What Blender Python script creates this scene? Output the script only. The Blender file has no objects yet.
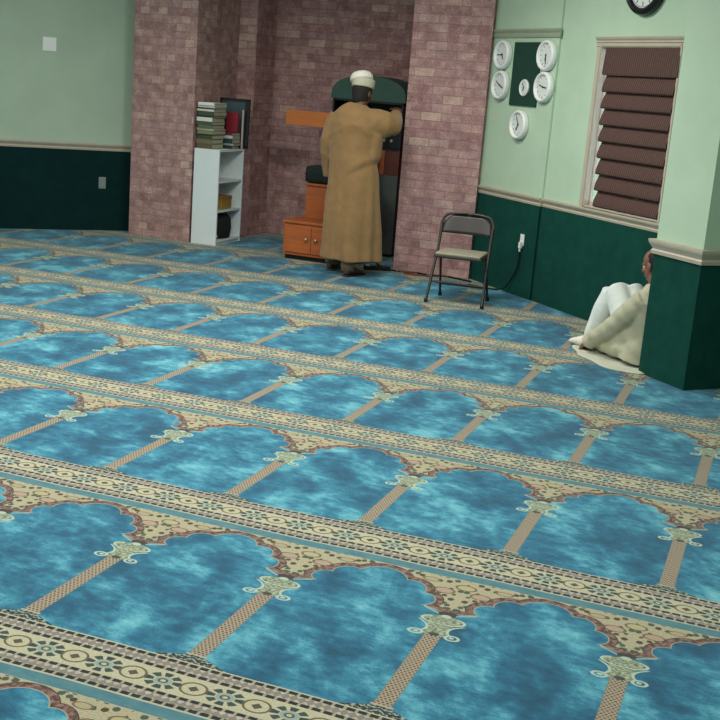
import bpy, bmesh, math, random
from mathutils import Vector, Matrix, noise
random.seed(7)
COL = bpy.context.scene.collection
PI = math.pi
W = 0.6          # spacing of the prayer niches woven in the carpet
D = 1.3044       # spacing of its rows

# ------------------------------------------------------------ node helper
class S:
    def __init__(s, nt, sock): s.nt, s.s = nt, sock
    def _m(s, op, *a):
        n = s.nt.nodes.new('ShaderNodeMath'); n.operation = op
        for i, v in enumerate((s,) + a):
            if isinstance(v, S): s.nt.links.new(v.s, n.inputs[i])
            else: n.inputs[i].default_value = float(v)
        return S(s.nt, n.outputs[0])
    def __add__(s, o): return s._m('ADD', o)
    __radd__ = __add__
    def __sub__(s, o): return s._m('SUBTRACT', o)
    def __rsub__(s, o): return s._m('MULTIPLY', -1.0)._m('ADD', o)
    def __mul__(s, o): return s._m('MULTIPLY', o)
    __rmul__ = __mul__
    def __truediv__(s, o): return s._m('DIVIDE', o)
    def lt(s, o): return s._m('LESS_THAN', o)
    def gt(s, o): return s._m('GREATER_THAN', o)
    def mn(s, o): return s._m('MINIMUM', o)
    def mx(s, o): return s._m('MAXIMUM', o)
    def floor(s): return s._m('FLOOR')
    def abs(s): return s._m('ABSOLUTE')
    def sqrt(s): return s._m('SQRT')
    def mod(s, o): return s._m('FLOORED_MODULO', o)
    def cos(s): return s._m('COSINE')
    def atan2(s, o): return s._m('ARCTAN2', o)
def hyp(a, b): return (a*a + b*b).sqrt()
def rgb(h):
    c = [int(h[i:i+2], 16)/255 for i in (0, 2, 4)]
    return tuple((x/12.92 if x <= .04045 else ((x+.055)/1.055)**2.4) for x in c) + (1,)
def mixc(nt, f, a, b):
    n = nt.nodes.new('ShaderNodeMix'); n.data_type = 'RGBA'
    ins = [i for i in n.inputs if i.type == 'RGBA']
    if isinstance(f, S): nt.links.new(f.s, n.inputs[0])
    else: n.inputs[0].default_value = f
    for i, v in zip(ins, (a, b)):
        if isinstance(v, S): nt.links.new(v.s, i)
        else: i.default_value = v
    return S(nt, [o for o in n.outputs if o.type == 'RGBA'][0])
def noise_n(nt, vec, scale, detail=3, rough=.5, dist=0):
    n = nt.nodes.new('ShaderNodeTexNoise')
    n.inputs['Scale'].default_value = scale; n.inputs['Detail'].default_value = detail
    n.inputs['Roughness'].default_value = rough; n.inputs['Distortion'].default_value = dist
    if vec is not None: nt.links.new(vec.s if isinstance(vec, S) else vec, n.inputs['Vector'])
    return S(nt, n.outputs['Fac'])
def comb(nt, x, y, z=0.0):
    n = nt.nodes.new('ShaderNodeCombineXYZ')
    for i, v in enumerate((x, y, z)):
        if isinstance(v, S): nt.links.new(v.s, n.inputs[i])
        else: n.inputs[i].default_value = v
    return S(nt, n.outputs[0])
def ramp(nt, f, stops):
    n = nt.nodes.new('ShaderNodeValToRGB'); e = n.color_ramp.elements
    while len(e) < len(stops): e.new(0.5)
    for i, (p, c) in enumerate(stops): e[i].position = p; e[i].color = rgb(c) if isinstance(c, str) else c
    nt.links.new(f.s, n.inputs[0]); return S(nt, n.outputs[0])
def new_mat(name):
    m = bpy.data.materials.new(name); m.use_nodes = True
    nt = m.node_tree; b = nt.nodes['Principled BSDF']
    return m, nt, b
def bump(nt, b, h, strength=.3, dist=.01):
    n = nt.nodes.new('ShaderNodeBump'); n.inputs['Strength'].default_value = strength
    n.inputs['Distance'].default_value = dist
    nt.links.new(h.s, n.inputs['Height']); nt.links.new(n.outputs[0], b.inputs['Normal'])
def objco(nt):
    n = nt.nodes.new('ShaderNodeTexCoord'); return S(nt, n.outputs['Object'])
def plain(name, c, rough=.7, var=.12, scale=20, bmp=.15, metal=0, bd=.004, spec=None):
    """colour with a little procedural mottling and bump"""
    m, nt, b = new_mat(name); co = objco(nt)
    f = noise_n(nt, co, scale, 4, .6)
    a = rgb(c); lo = tuple(x*(1-var) for x in a[:3])+(1,); hi = tuple(min(1, x*(1+var)) for x in a[:3])+(1,)
    nt.links.new(ramp(nt, f, [(.3, lo), (.7, hi)]).s, b.inputs['Base Color'])
    b.inputs['Roughness'].default_value = rough; b.inputs['Metallic'].default_value = metal
    if spec is not None: b.inputs['Specular IOR Level'].default_value = spec
    if bmp: bump(nt, b, noise_n(nt, co, scale*6, 3), bmp, bd)
    return m

# ------------------------------------------------------------ carpet
def carpet_mat():
    m, nt, b = new_mat('carpet')
    tc = nt.nodes.new('ShaderNodeTexCoord'); sp = nt.nodes.new('ShaderNodeSeparateXYZ')
    nt.links.new(tc.outputs['Object'], sp.inputs[0])
    x = S(nt, sp.outputs[0]); y = S(nt, sp.outputs[1])
    # slight waviness of a real laid carpet
    wob = noise_n(nt, S(nt, tc.outputs['Object']), 1.1, 1)
    y = y + (wob - .5)*.045
    k = ((y + .355)/D).floor()
    v = y - k*D
    du = k.gt(.5)*.093 + k.gt(1.5)*.020 + k.gt(2.5)*.041 + k.gt(3.5)*.03 + k.gt(4.5)*.03
    xm = x/W - du
    cell = (xm + .5).floor()
    u = xm - cell
    X = u*W                     # metres from the column axis
    A = X.abs()
    P2 = comb(nt, X, v)
    # --- blue pile
    bl1 = noise_n(nt, comb(nt, x*1.0 + y*.45, y*.75 - x*.3, k*3.1), 4.4, 3, .55, .25)
    bl2 = noise_n(nt, comb(nt, x + y*.3, y*1.6, 3.0), 15, 5, .7)
    bl3 = noise_n(nt, comb(nt, x, y), 150, 2, .6)
    bl = bl1*.56 + bl2*.34 + bl3*.10
    blue = ramp(nt, bl, [(.37, '15435e'), (.46, '1e5875'), (.53, '2f748e'), (.60, '549bac'), (.68, '79b3bd')])
    # --- arch
    def circ(cx, cy, r): return hyp(A - cx, v - cy) - r
    d = v - (A.mn(.09)*.37 + .652)
    for cx, cy, r in ((.122, .733, .050), (.184, .800, .058), (.300, .820, .094), (.160, .745, .036)):
        d = d.mn(circ(cx, cy, r))
    d = d.mn((.185 - A).mx(v - .80)).mn((.13 - A).mx(v - .72))
    fine = noise_n(nt, P2, 160, 2)
    mid = noise_n(nt, P2, 55, 2)
    brown = ramp(nt, mid, [(.35, '3f2a27'), (.5, '664a42'), (.64, '86685c')])
    # spandrel
    cream = ramp(nt, fine, [(.3, '8e8769'), (.7, 'aca58a')])
    vor = nt.nodes.new('ShaderNodeTexVoronoi'); vor.inputs['Scale'].default_value = 34
    nt.links.new(comb(nt, A, v).s, vor.inputs['Vector'])
    vd = S(nt, vor.outputs['Distance'])
    vc = nt.nodes.new('ShaderNodeSeparateColor'); nt.links.new(vor.outputs['Color'], vc.inputs[0])
    spot = vd.lt(.40)*S(nt, vc.outputs[0]).gt(.3)
    spotc = mixc(nt, S(nt, vc.outputs[1]).gt(.5), rgb('463526'), rgb('3f4c3e'))
    spand = mixc(nt, spot, cream, spotc)
    for cx, cy, rx, ry, fc in ((.066, .835, .036, .022, 'a08a78'), (0, .885, .036, .022, 'a09a74'), (.135, .905, .03, .016, '9a9074')):
        q = hyp((A - cx)/rx, (v - cy)/ry)
        spand = mixc(nt, q.lt(1.12), spand, rgb('6a5640'))
        spand = mixc(nt, q.lt(.86), spand, rgb(fc))
    band = mixc(nt, d.gt(.0045), rgb('8f8a78'), brown)
    band = mixc(nt, d.gt(.029), band, rgb('33241f'))
    band = mixc(nt, d.gt(.032), band, spand)
    c = mixc(nt, d.gt(0), blue, band)
    # --- column
    ch = (X/.0085 + v/.0085*.5)
    cj = (v/.011).floor()
    tick = ((X/.0145 + cj*.5).mod(1.0)).lt(.52)*((v/.011).mod(1.0)).lt(.62)
    tcol = mixc(nt, (cj*.5).mod(1.0).gt(.25), rgb('70482f'), rgb('3a383c'))
    colm = mixc(nt, tick, rgb('968a76'), tcol)
    colm = mixc(nt, A.gt(.0262), colm, rgb('6f7064'))
    c = mixc(nt, A.lt(.029)*v.lt(.50)*v.gt(-.02), c, colm)
    # --- capital
    pale = rgb('9faf9e')
    def ring(c, cx, cy, rx, ry, w, col, extra=None):
        q = hyp((A - cx)/rx, (v - cy)/ry)
        f = (q - 1).abs().lt(w)
        if extra is not None: f = f*extra
        return mixc(nt, f, c, col)
    tex = ramp(nt, noise_n(nt, comb(nt, X*1.0, v*2.6), 70, 2), [(.40, '47544a'), (.5, '7f8a72'), (.60, 'a3a88c')])
    q = hyp(A/.078, (v - .600)/.033)
    body = q.lt(1).mx((A - (.034 + (v - .53)*(v - .53)*8)).lt(0)*v.gt(.487)*v.lt(.60))
    c = mixc(nt, body, c, tex)
    rim = (q - .93).abs().lt(.075)*(v.lt(.612).mx(A.gt(.045)))
    c = mixc(nt, rim, c, pale)
    # S scrolls that run down from the oval to the two volutes
    vr = v - .53
    ln = (A - (.036 + vr*vr*16)).abs().lt(.0052)*v.gt(.497)*v.lt(.582)
    c = mixc(nt, ln, c, pale)
    c = ring(c, .062, .488, .022, .016, .24, pale)
    c = mixc(nt, hyp((A-.060)/.009, (v-.489)/.007).lt(1), c, pale)
    c = mixc(nt, hyp(A/.018, (v-.492)/.012).lt(1), c, rgb('3b3a38'))
    dk = rgb('3b2f2b')
    c = mixc(nt, hyp(A/.040, (v-.652)/.016).lt(1), c, dk)
    c = mixc(nt, hyp(A/.018, (v-.633)/.012).lt(1), c, pale)
    c = mixc(nt, ((v - (.648 + (A - .03)*.55)).abs().lt(.0045))*A.gt(.03)*A.lt(.092), c, rgb('8f9c8c'))
    # --- border bands (v < 0)
    gx = x/.2 + .1*1.0 - du*3
    def dashes(c, v0, v1, ph):
        f = v.gt(v0)*v.lt(v1)
        g = ((x/.036 + ph).mod(1.0)).lt(.74)
        return mixc(nt, f, c, mixc(nt, g, rgb('8f8a78'), rgb('1c1c1c')))
    inb = v.lt(-.052)
    crm = ramp(nt, fine, [(.3, '9d9980'), (.7, 'b6b296')])
    c = mixc(nt, inb, c, crm)
    pinkn = (((x/.026).mod(1.0) - .5).abs() + ((v/.03).mod(1.0) - .5).abs()).lt(.42)
    pink = mixc(nt, pinkn, rgb('7b756c'), ramp(nt, noise_n(nt, comb(nt, x, v), 45, 1), [(.4, 'a09284'), (.6, 'aaa697')]))
    c = mixc(nt, v.lt(-.073)*v.gt(-.108), c, pink)
    c = mixc(nt, v.lt(-.248)*v.gt(-.280), c, pink)
    c = dashes(c, -.074, -.058, 0); c = dashes(c, -.123, -.107, .4)
    c = dashes(c, -.249, -.234, .2); c = dashes(c, -.296, -.279, .7)
    c = mixc(nt, v.lt(-.300), c, rgb('a3a597'))
    strip = ramp(nt, bl2, [(.3, '3c6672'), (.7, '527c84')])
    c = mixc(nt, v.lt(-.304).mx(v.gt(.953)), c, strip)
    c = mixc(nt, v.gt(.947)*v.lt(.953), c, rgb('a09c88'))
    # flowers and eyes
    fx = ((xm*3 + .06 + .5).mod(1.0) - .5)*.2
    fy = v + .179
    rho = hyp(fx/.058, fy/.044)
    th = (fy/.044).atan2(fx/.058)
    pet = (th*8).cos().gt(-.5)*rho.lt(1)*rho.gt(.54)
    c = mixc(nt, pet, c, mixc(nt, (th*4).cos().gt(0), rgb('33423f'), rgb('2d3a3b')))
    c = mixc(nt, (rho - .40).abs().lt(.09), c, rgb('7f9590'))
    c = mixc(nt, (rho - .22).abs().lt(.07), c, rgb('4c4a3a'))
    ex = ((xm*3 + .06).mod(1.0) - .5)*.2
    rho = hyp(ex/.040, fy/.033)
    c = mixc(nt, (rho - 1).abs().lt(.10), c, rgb('5f523a'))
    c = mixc(nt, ((ex/.018).abs() + (fy/.016).abs()).lt(1), c, rgb('4c4632'))
    # scroll foot of every column
    foot = A.lt(.125)*v.gt(-.052)*v.lt(-.052 + (.125 - A)*.42)*v.lt(.004)
    sc = ramp(nt, noise_n(nt, comb(nt, A*1.2, v*2), 60, 2), [(.50, '202628'), (.57, '8f978a')])
    c = mixc(nt, foot, c, sc)
    c = mixc(nt, A.lt(.036)*(v + .004).abs().lt(.004), c, rgb('a09a86'))
    nt.links.new(c.s, b.inputs['Base Color'])
    b.inputs['Roughness'].default_value = .95
    b.inputs['Specular IOR Level'].default_value = .15
    b.inputs['Sheen Weight'].default_value = .25; b.inputs['Sheen Roughness'].default_value = .5
    b.inputs['Sheen Tint'].default_value = (.6, .85, .9, 1)
    bump(nt, b, noise_n(nt, S(nt, tc.outputs['Object']), 260, 2), .35, .004)
    return m

# ------------------------------------------------------------ other materials
def brick_mat(name, c1, c2, mort, bw=.2, bh=.08, off=.5):
    m, nt, b = new_mat(name)
    uv = nt.nodes.new('ShaderNodeUVMap'); U = S(nt, uv.outputs[0])
    br = nt.nodes.new('ShaderNodeTexBrick'); br.offset = off
    nt.links.new(U.s, br.inputs['Vector'])
    br.inputs['Scale'].default_value = 1; br.inputs['Brick Width'].default_value = bw
    br.inputs['Row Height'].default_value = bh; br.inputs['Mortar Size'].default_value = .0035
    br.inputs['Mortar Smooth'].default_value = .4; br.inputs['Bias'].default_value = 0
    br.inputs['Color1'].default_value = (0, 0, 0, 1); br.inputs['Color2'].default_value = (1, 1, 1, 1)
    br.inputs['Mortar'].default_value = (.5, .5, .5, 1)
    bf = nt.nodes.new('ShaderNodeSeparateColor'); nt.links.new(br.outputs['Color'], bf.inputs[0])
    # every brick its own tone
    tone = ramp(nt, S(nt, bf.outputs[0]), [(0, c1), (.3, c2), (.55, 'bb9690'), (.8, '9a757a'), (1, 'd2b5a6')])
    n1 = noise_n(nt, U, 9, 4, .65); n2 = noise_n(nt, U, 60, 3, .6)
    stain = ramp(nt, n1*.6 + n2*.4, [(.38, '6a4f52'), (.5, 'a48484'), (.64, 'e0c8ba')])
    c = mixc(nt, .42, tone, stain)
    c = mixc(nt, S(nt, br.outputs['Fac'])*.7, c, rgb(mort))
    nt.links.new(c.s, b.inputs['Base Color']); b.inputs['Roughness'].default_value = .9
    b.inputs['Specular IOR Level'].default_value = .2
    bump(nt, b, n2*.4 - S(nt, br.outputs['Fac'])*.8, .6, .01)
    return m
def blind_mat():
    m, nt, b = new_mat('woven_shade'); co = objco(nt)
    sp = nt.nodes.new('ShaderNodeSeparateXYZ'); nt.links.new(co.s, sp.inputs[0])
    x, z = S(nt, sp.outputs[0]), S(nt, sp.outputs[2])
    a = ((x/.024).mod(1.0)).lt(.4); h = ((z/.012).mod(1.0)).lt(.4)
    n = noise_n(nt, comb(nt, x*.6, z*6), 40, 3)
    c = ramp(nt, n, [(.35, '35211f'), (.65, '513732')])
    c = mixc(nt, h*.35, c, rgb('2c2020')); c = mixc(nt, a*.35, c, rgb('7d5d53'))
    nt.links.new(c.s, b.inputs['Base Color']); b.inputs['Roughness'].default_value = .85
    return m
def wood_mat(name, c1, c2, ax=2):
    m, nt, b = new_mat(name); co = objco(nt)
    mp = nt.nodes.new('ShaderNodeMapping'); nt.links.new(co.s, mp.inputs[0])
    s = [9, 9, 9]; s[ax] = 1.2; mp.inputs['Scale'].default_value = s
    f = noise_n(nt, S(nt, mp.outputs[0]), 3, 4, .6, .6)
    nt.links.new(ramp(nt, f, [(.3, c1), (.7, c2)]).s, b.inputs['Base Color'])
    b.inputs['Roughness'].default_value = .45; return m
def cloth(name, c, c2=None, sheen=.2):
    m, nt, b = new_mat(name); co = objco(nt)
    f = noise_n(nt, co, 12, 5, .6)
    nt.links.new(ramp(nt, f, [(.3, c), (.7, c2 or c)]).s, b.inputs['Base Color'])
    b.inputs['Roughness'].default_value = .8; b.inputs['Sheen Weight'].default_value = sheen
    bump(nt, b, noise_n(nt, co, 9, 3, .5, .8), .3, .02)
    return m
M = dict(
 carpet=carpet_mat(),
 brick=brick_mat('brick', '8d6363', 'ab8080', '867372'),
 tilebrick=brick_mat('small_brick', '936a65', 'b08a82', '92807e', .105, .075, .5),
 green=plain('pale_green_paint', 'aec7af', .75, .05, 3, .1),
 green_shaded=plain('pale_green_paint_shaded', 'a6bca8', .75, .05, 3, .1),  # same wall paint on the left side, its weaker light put into the colour
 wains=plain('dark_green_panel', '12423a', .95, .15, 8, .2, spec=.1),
 wains_shaded=plain('dark_green_panel_shaded', '0c2b2b', .95, .15, 8, .2, spec=.1),  # left wainscot: the same green panel with the shade darkened into its colour
 trim=plain('beige_trim', 'b3ab9a', .5, .05, 10, .05),
 ceil=plain('ceiling_paint', 'd8d8cf', .9, .03, 3, .05),
 blind=blind_mat(),
 white=plain('white_plastic', 'e4e8e6', .4, .02, 10, 0),
 dial=plain('clock_dial', 'd3d9d6', .5, .02, 10, 0),
 gold=plain('gilt_rim', 'b8b49a', .35, .05, 10, 0, .6),
 black=plain('black_plastic', '0c0e0f', .35, .1, 10, 0),
 hand=plain('dark_hand', '25282a', .5, .02, 10, 0),
 board=plain('green_felt', '0e3a2e', .95, .15, 30, .2),
 shelf=plain('white_laminate', 'dbe6e8', .5, .03, 5, 0),
 orange=wood_mat('orange_wood', '9c5227', 'b4632f', 0),
 orange2=wood_mat('bright_orange_wood', 'b8672c', 'c57436', 0),
 redwood=wood_mat('red_brown_wood', '4a1e16', '632a1c', 2),
 greycab=plain('grey_painted_panel', '4a5350', .6, .1, 8, .05),
 gable=plain('teal_green_panel', '2f5249', .7, .08, 8, .05),
 cushion=plain('dark_cushion_fabric', '0f211e', .9, .15, 30, .2),
 chairm=plain('brown_grey_metal', '2b2826', .45, .06, 10, 0, .1),
 seatm=plain('beige_seat_vinyl', '8e8a78', .6, .06, 15, .05),
 robe=cloth('tan_robe_cloth', '80623b', '8b6c43'),
 cap=plain('white_cotton', 'd8d6cc', .8, .03, 20, .1),
 capband=plain('cream_band_embroidery', 'b4b09c', .8, .08, 60, .2),
 hair=plain('black_hair', '16110f', .8, .2, 80, .4),
 skin=plain('brown_skin', '5b3a2a', .55, .08, 14, .05),
 skin2=plain('warm_brown_skin', '7d5644', .55, .08, 14, .05),
 trous=cloth('white_trousers', 'c9d3d0', 'd8dfdb'),
 kurta=cloth('cream_tunic', 'a6a68c', 'b4b49c'),
 brtrous=cloth('brown_trousers', '7a6048', '8a7056'),
 sock=cloth('dark_teal_sock', '15403f', '1d5150'),
 sole=plain('sandal_leather', '3a2a20', .7, .1, 20, .1),
 glass=None)
gm, gnt, gb = new_mat('window_glass'); gb.inputs['Transmission Weight'].default_value = 1
gb.inputs['Roughness'].default_value = .05; gb.inputs['IOR'].default_value = 1.1; M['glass'] = gm

# ------------------------------------------------------------ mesh builder
class MB:
    def __init__(s): s.v, s.f = [], []
    def add(s, vs, fs, mat=None):
        o = len(s.v)
        for p in vs:
            p = Vector(p); s.v.append(mat @ p if mat else p)
        s.f += [[i+o for i in f] for f in fs]; return s
    def box(s, x0, x1, y0, y1, z0, z1, mat=None):
        vs = [(x, y, z) for z in (z0, z1) for y in (y0, y1) for x in (x0, x1)]
        return s.add(vs, [(0,2,3,1),(4,5,7,6),(0,1,5,4),(1,3,7,5),(3,2,6,7),(2,0,4,6)], mat)
    def prism(s, pts, z0, z1, mat=None):          # pts ccw in xy
        n = len(pts)
        vs = [(x, y, z0) for x, y in pts] + [(x, y, z1) for x, y in pts]
        fs = [list(range(n))[::-1], list(range(n, 2*n))] + [(i, (i+1) % n, n+(i+1) % n, n+i) for i in range(n)]
        return s.add(vs, fs, mat)
    def lathe(s, prof, n=32, mat=None):           # prof [(r,z)]
        vs, fs = [], []
        for r, z in prof:
            vs += [(r*math.cos(2*PI*i/n), r*math.sin(2*PI*i/n), z) for i in range(n)]
        for j in range(len(prof)-1):
            fs += [(j*n+i, j*n+(i+1) % n, (j+1)*n+(i+1) % n, (j+1)*n+i) for i in range(n)]
        fs.append(list(range(n))[::-1]); fs.append([(len(prof)-1)*n+i for i in range(n)])
        return s.add(vs, fs, mat)
    def loft(s, pts, rad, side=(1, 0, 0), n=16, cap=True, shape=None):
        """rings along a path; rad = r or (a,b); a along side"""
        pts = [Vector(p) for p in pts]; side = Vector(side)
        rad = [(r, r) if not isinstance(r, tuple) else r for r in rad]
        rings = []
        N = len(pts)
        for i in range(N):
            t = (pts[min(i+1, N-1)] - pts[max(i-1, 0)]).normalized()
            a = side - t*side.dot(t)
            if a.length < 1e-3: a = Vector((0, 1, 0)) - t*t.y
            a.normalize(); bb = t.cross(a)
            rings.append((pts[i], a, bb, t, rad[i][0], rad[i][1]))
        full = []
        if cap:
            p, a, bb, t, ra, rb = rings[0]; r = min(ra, rb)
            for q in (1.0, .7, .35): full.append((p - t*r*.9*q, a, bb, t, ra*math.sqrt(max(.02, 1-q*q)), rb*math.sqrt(max(.02, 1-q*q))))
        full += rings
        if cap:
            p, a, bb, t, ra, rb = rings[-1]; r = min(ra, rb)
            for q in (.35, .7, 1.0): full.append((p + t*r*.9*q, a, bb, t, ra*math.sqrt(max(.02, 1-q*q)), rb*math.sqrt(max(.02, 1-q*q))))
        vs, fs = [], []
        for j, (p, a, bb, t, ra, rb) in enumerate(full):
            for i in range(n):
                th = 2*PI*i/n; g = shape(th, p) if shape else 1
                vs.append(p + a*(ra*g*math.cos(th)) + bb*(rb*g*math.sin(th)))
        for j in range(len(full)-1):
            fs += [(j*n+i, j*n+(i+1) % n, (j+1)*n+(i+1) % n, (j+1)*n+i) for i in range(n)]
        fs.append(list(range(n))[::-1]); fs.append([(len(full)-1)*n+i for i in range(n)])
        return s.add(vs, fs)
    def ball(s, c, r, n=14):
        r = (r, r, r) if not isinstance(r, tuple) else r
        vs, fs = [], []
        m_ = n//2
        for j in range(m_+1):
            ph = PI*(j+.02)/(m_+.04)
            for i in range(n):
                th = 2*PI*i/n
                vs.append((c[0]+r[0]*math.sin(ph)*math.cos(th), c[1]+r[1]*math.sin(ph)*math.sin(th), c[2]-r[2]*math.cos(ph)))
        for j in range(m_): fs += [(j*n+i, j*n+(i+1) % n, (j+1)*n+(i+1) % n, (j+1)*n+i) for i in range(n)]
        fs.append(list(range(n))[::-1]); fs.append([m_*n+i for i in range(n)])
        return s.add(vs, fs)
    def xf(s, mat):
        s.v = [mat @ p for p in s.v]; return s

def obj(name, mb, mat, parent=None, world=False, smooth=False, bevel=0, uvbox=False, remesh=0, sm=0, disp=None):
    me = bpy.data.meshes.new(name)
    me.from_pydata([tuple(v) for v in mb.v], [], mb.f); me.update()
    o = bpy.data.objects.new(name, me)
    if remesh:
        COL.objects.link(o)
        r = o.modifiers.new('r', 'REMESH'); r.mode = 'VOXEL'; r.voxel_size = remesh
        if sm:
            q = o.modifiers.new('s', 'SMOOTH'); q.factor = .5; q.iterations = sm
        dg = bpy.context.evaluated_depsgraph_get(); dg.update()
        nm = bpy.data.meshes.new_from_object(o.evaluated_get(dg))
        o.modifiers.clear(); o.data = nm; COL.objects.unlink(o); me = nm; me.name = name
        smooth = True
    if disp:
        nrm = [v.normal.copy() for v in me.vertices]
        for v, nn in zip(me.vertices, nrm): v.co += nn*disp(v.co, nn)
        me.update()
    if bevel:
        bm = bmesh.new(); bm.from_mesh(me)
        es = [e for e in bm.edges if len(e.link_faces) == 2 and e.calc_face_angle(0) > .5]
        bmesh.ops.bevel(bm, geom=es, offset=bevel, segments=2, affect='EDGES', profile=.6)
        bm.to_mesh(me); bm.free()
    if uvbox:
        uv = me.uv_layers.new(name='UVMap')
        for p in me.polygons:
            n = p.normal; t = Vector((-n.y, n.x, 0))
            if t.length < .3: t = Vector((1, 0, 0)); bvec = Vector((0, 1, 0))
            else: t.normalize(); bvec = Vector((0, 0, 1))
            for li in p.loop_indices:
                co = me.vertices[me.loops[li].vertex_index].co
                uv.data[li].uv = (co.dot(t), co.dot(bvec))
    if mat: me.materials.append(mat)
    if smooth:
        for p in me.polygons: p.use_smooth = True
    if parent is not None:
        if world: me.transform(MATS[parent.name].inverted())
        o.parent = parent
    COL.objects.link(o)
    return o
MATS = {}
def thing(name, label, cat, loc=(0, 0, 0), rz=0, group=None):
    o = bpy.data.objects.new(name, None); COL.objects.link(o)
    o.location = loc; o.rotation_euler = (0, 0, rz); o.empty_display_size = .1
    o['label'] = label; o['category'] = cat
    if group: o['group'] = group
    MATS[o.name] = Matrix.Translation(Vector(loc)) @ Matrix.Rotation(rz, 4, 'Z')
    return o
def tag(o, label, cat, group=None):
    o['label'] = label; o['category'] = cat
    if group: o['group'] = group
    return o
def struct(name, mb, mat, **k):
    o = obj(name, mb, mat, **k); o['kind'] = 'structure'; return o
def copy_thing(src, loc, rz, label):
    c = src.copy(); COL.objects.link(c); c.location = loc; c.rotation_euler = (0, 0, rz); c['label'] = label
    for ch in list(src.children):
        d = ch.copy(); COL.objects.link(d); d.parent = c
    return c

# ------------------------------------------------------------ the room
H = 3.15
YF = 7.68                                     # face of the brick piers
r2 = math.sqrt(.5)
def diag(ox, oy, ang):                        # local x along wall, local y out of the wall into the room
    return Matrix.Translation((ox, oy, 0)) @ Matrix.Rotation(ang, 4, 'Z')
# floor
fl = MB(); fl.add([(-9, -6.5, 0), (5.5, -6.5, 0), (5.5, 9.5, 0), (-9, 9.5, 0)], [(0, 1, 2, 3)])
struct('floor', fl, M['carpet'])
c_ = MB().box(-9, 5.5, -6.5, 9.5, H, H+.1); struct('ceiling', c_, M['ceil'])
# brick niche of the prayer direction wall
struct('wall_front_left', MB().box(-4.42, -3.70, YF, 9.4, 0, H), M['tilebrick'], uvbox=True)
struct('wall_front_right', MB().box(-1.45, -.688, YF, 9.4, 0, H), M['brick'], uvbox=True)
struct('wall_front', MB().prism([(-3.71, 8.60), (-3.49, 8.60), (-3.49, 9.08), (-1.44, 9.08), (-1.44, 9.4), (-3.71, 9.4)], 0, H), M['brick'], uvbox=True)

def wall_diag(name, Mx, L, holes, th, mat):   # wall with optional window hole, local: x 0..L, room side y=0, body y>0
    mb = MB()
    if not holes: mb.box(0, L, 0, th, 0, H)
    else:
        x0, x1, z0, z1 = holes
        mb.box(0, x0, 0, th, 0, H); mb.box(x1, L, 0, th, 0, H); mb.box(x0, x1, 0, th, 0, z0); mb.box(x0, x1, 0, th, z1, H)
    mb.xf(Mx); return struct(name, mb, mat)
# right oblique wall: direction (1,-1), origin at the kink
MR = diag(.07, 6.99, -PI/4)                   # local +x = along wall to the right, local +y = away from room
# clock panel stands a little proud of the window wall
WX0, WX1, WZ0, WZ1 = .60, 1.56, .90, 2.17
wall_diag('wall_right_front', diag(.07, 6.99, -PI/4) @ Matrix.Translation((-1.3, .0, 0)), 1.3, None, .3, M['green'])
wall_diag('wall_right', MR @ Matrix.Translation((-.02, .02, 0)), 5.2, (WX0+.02, WX1+.02, WZ0, WZ1), .25, M['green'])
# rest of the shell
struct('wall_left', MB().box(0, 4.6, 0, .2, 0, H).xf(diag(-4.40, 8.05, -3*PI/4) @ Matrix.Scale(-1, 4, (0, 1, 0)) @ Matrix.Translation((0, 0, 0))), M['green_shaded'])
struct('wall_left_side', MB().box(-7.75, -7.6, -6.5, 4.7, 0, H), M['green_shaded'])
struct('wall_right_side', MB().box(3.66, 3.8, -6.5, 3.45, 0, H), M['green'])
struct('wall_back', MB().box(-7.7, 3.7, -6.5, -6.35, 0, H), M['green'])

# wainscot panels, chair rails
def rail_prof():                              # (out, z)
    return [(0, .822), (.012, .822), (.016, .838), (.010, .846), (.018, .858), (.030, .872), (.034, .882), (.034, .893), (0, .893)]
def rail(mb, L0, L1, Mx, prof=None):          # out of the wall = -y local
    pr = prof or rail_prof(); n = len(pr)
    vs = [(L0, -o_, z) for o_, z in pr] + [(L1, -o_, z) for o_, z in pr]
    fs = [list(range(n)), list(range(n, 2*n))[::-1]] + [(i, n+i, n+(i+1) % n, (i+1) % n) for i in range(n)]
    return mb.add(vs, fs, Mx)
MA = diag(.07, 6.99, -PI/4)
struct('trim_1', MB().box(-1.12, .002, -.008, .0, 0, .825).box(-.006, .002, -.008, .02, 0, .825).xf(MA), M['wains'])
struct('trim_2', MB().box(.0025, 5.1, .010, .0195, 0, .825).xf(MR), M['wains'])
struct('trim_3', rail(MB(), -1.12, .010, MA), M['trim'])
struct('trim_4', rail(MB(), .0, 5.1, MR @ Matrix.Translation((0, .02, 0))), M['trim'])
ML = diag(-4.40, 8.05, PI/4)                  # local x from -4.6 to 0, room is -y
struct('trim_5', MB().box(-4.6, .1, -.008, -.0005, 0, .848).xf(ML), M['wains_shaded'])
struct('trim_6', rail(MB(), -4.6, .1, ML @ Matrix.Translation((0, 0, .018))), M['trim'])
# cornice strip above the clocks
cp_ = [(0, 2.225), (.014, 2.225), (.018, 2.24), (.010, 2.25), (.010, 2.262), (.024, 2.28), (.028, 2.296), (0, 2.296)]
struct('trim_7', rail(MB(), -1.12, .02, MA, cp_), plain('grey_green_trim', '93a08a', .6, .05, 10, 0))

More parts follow.
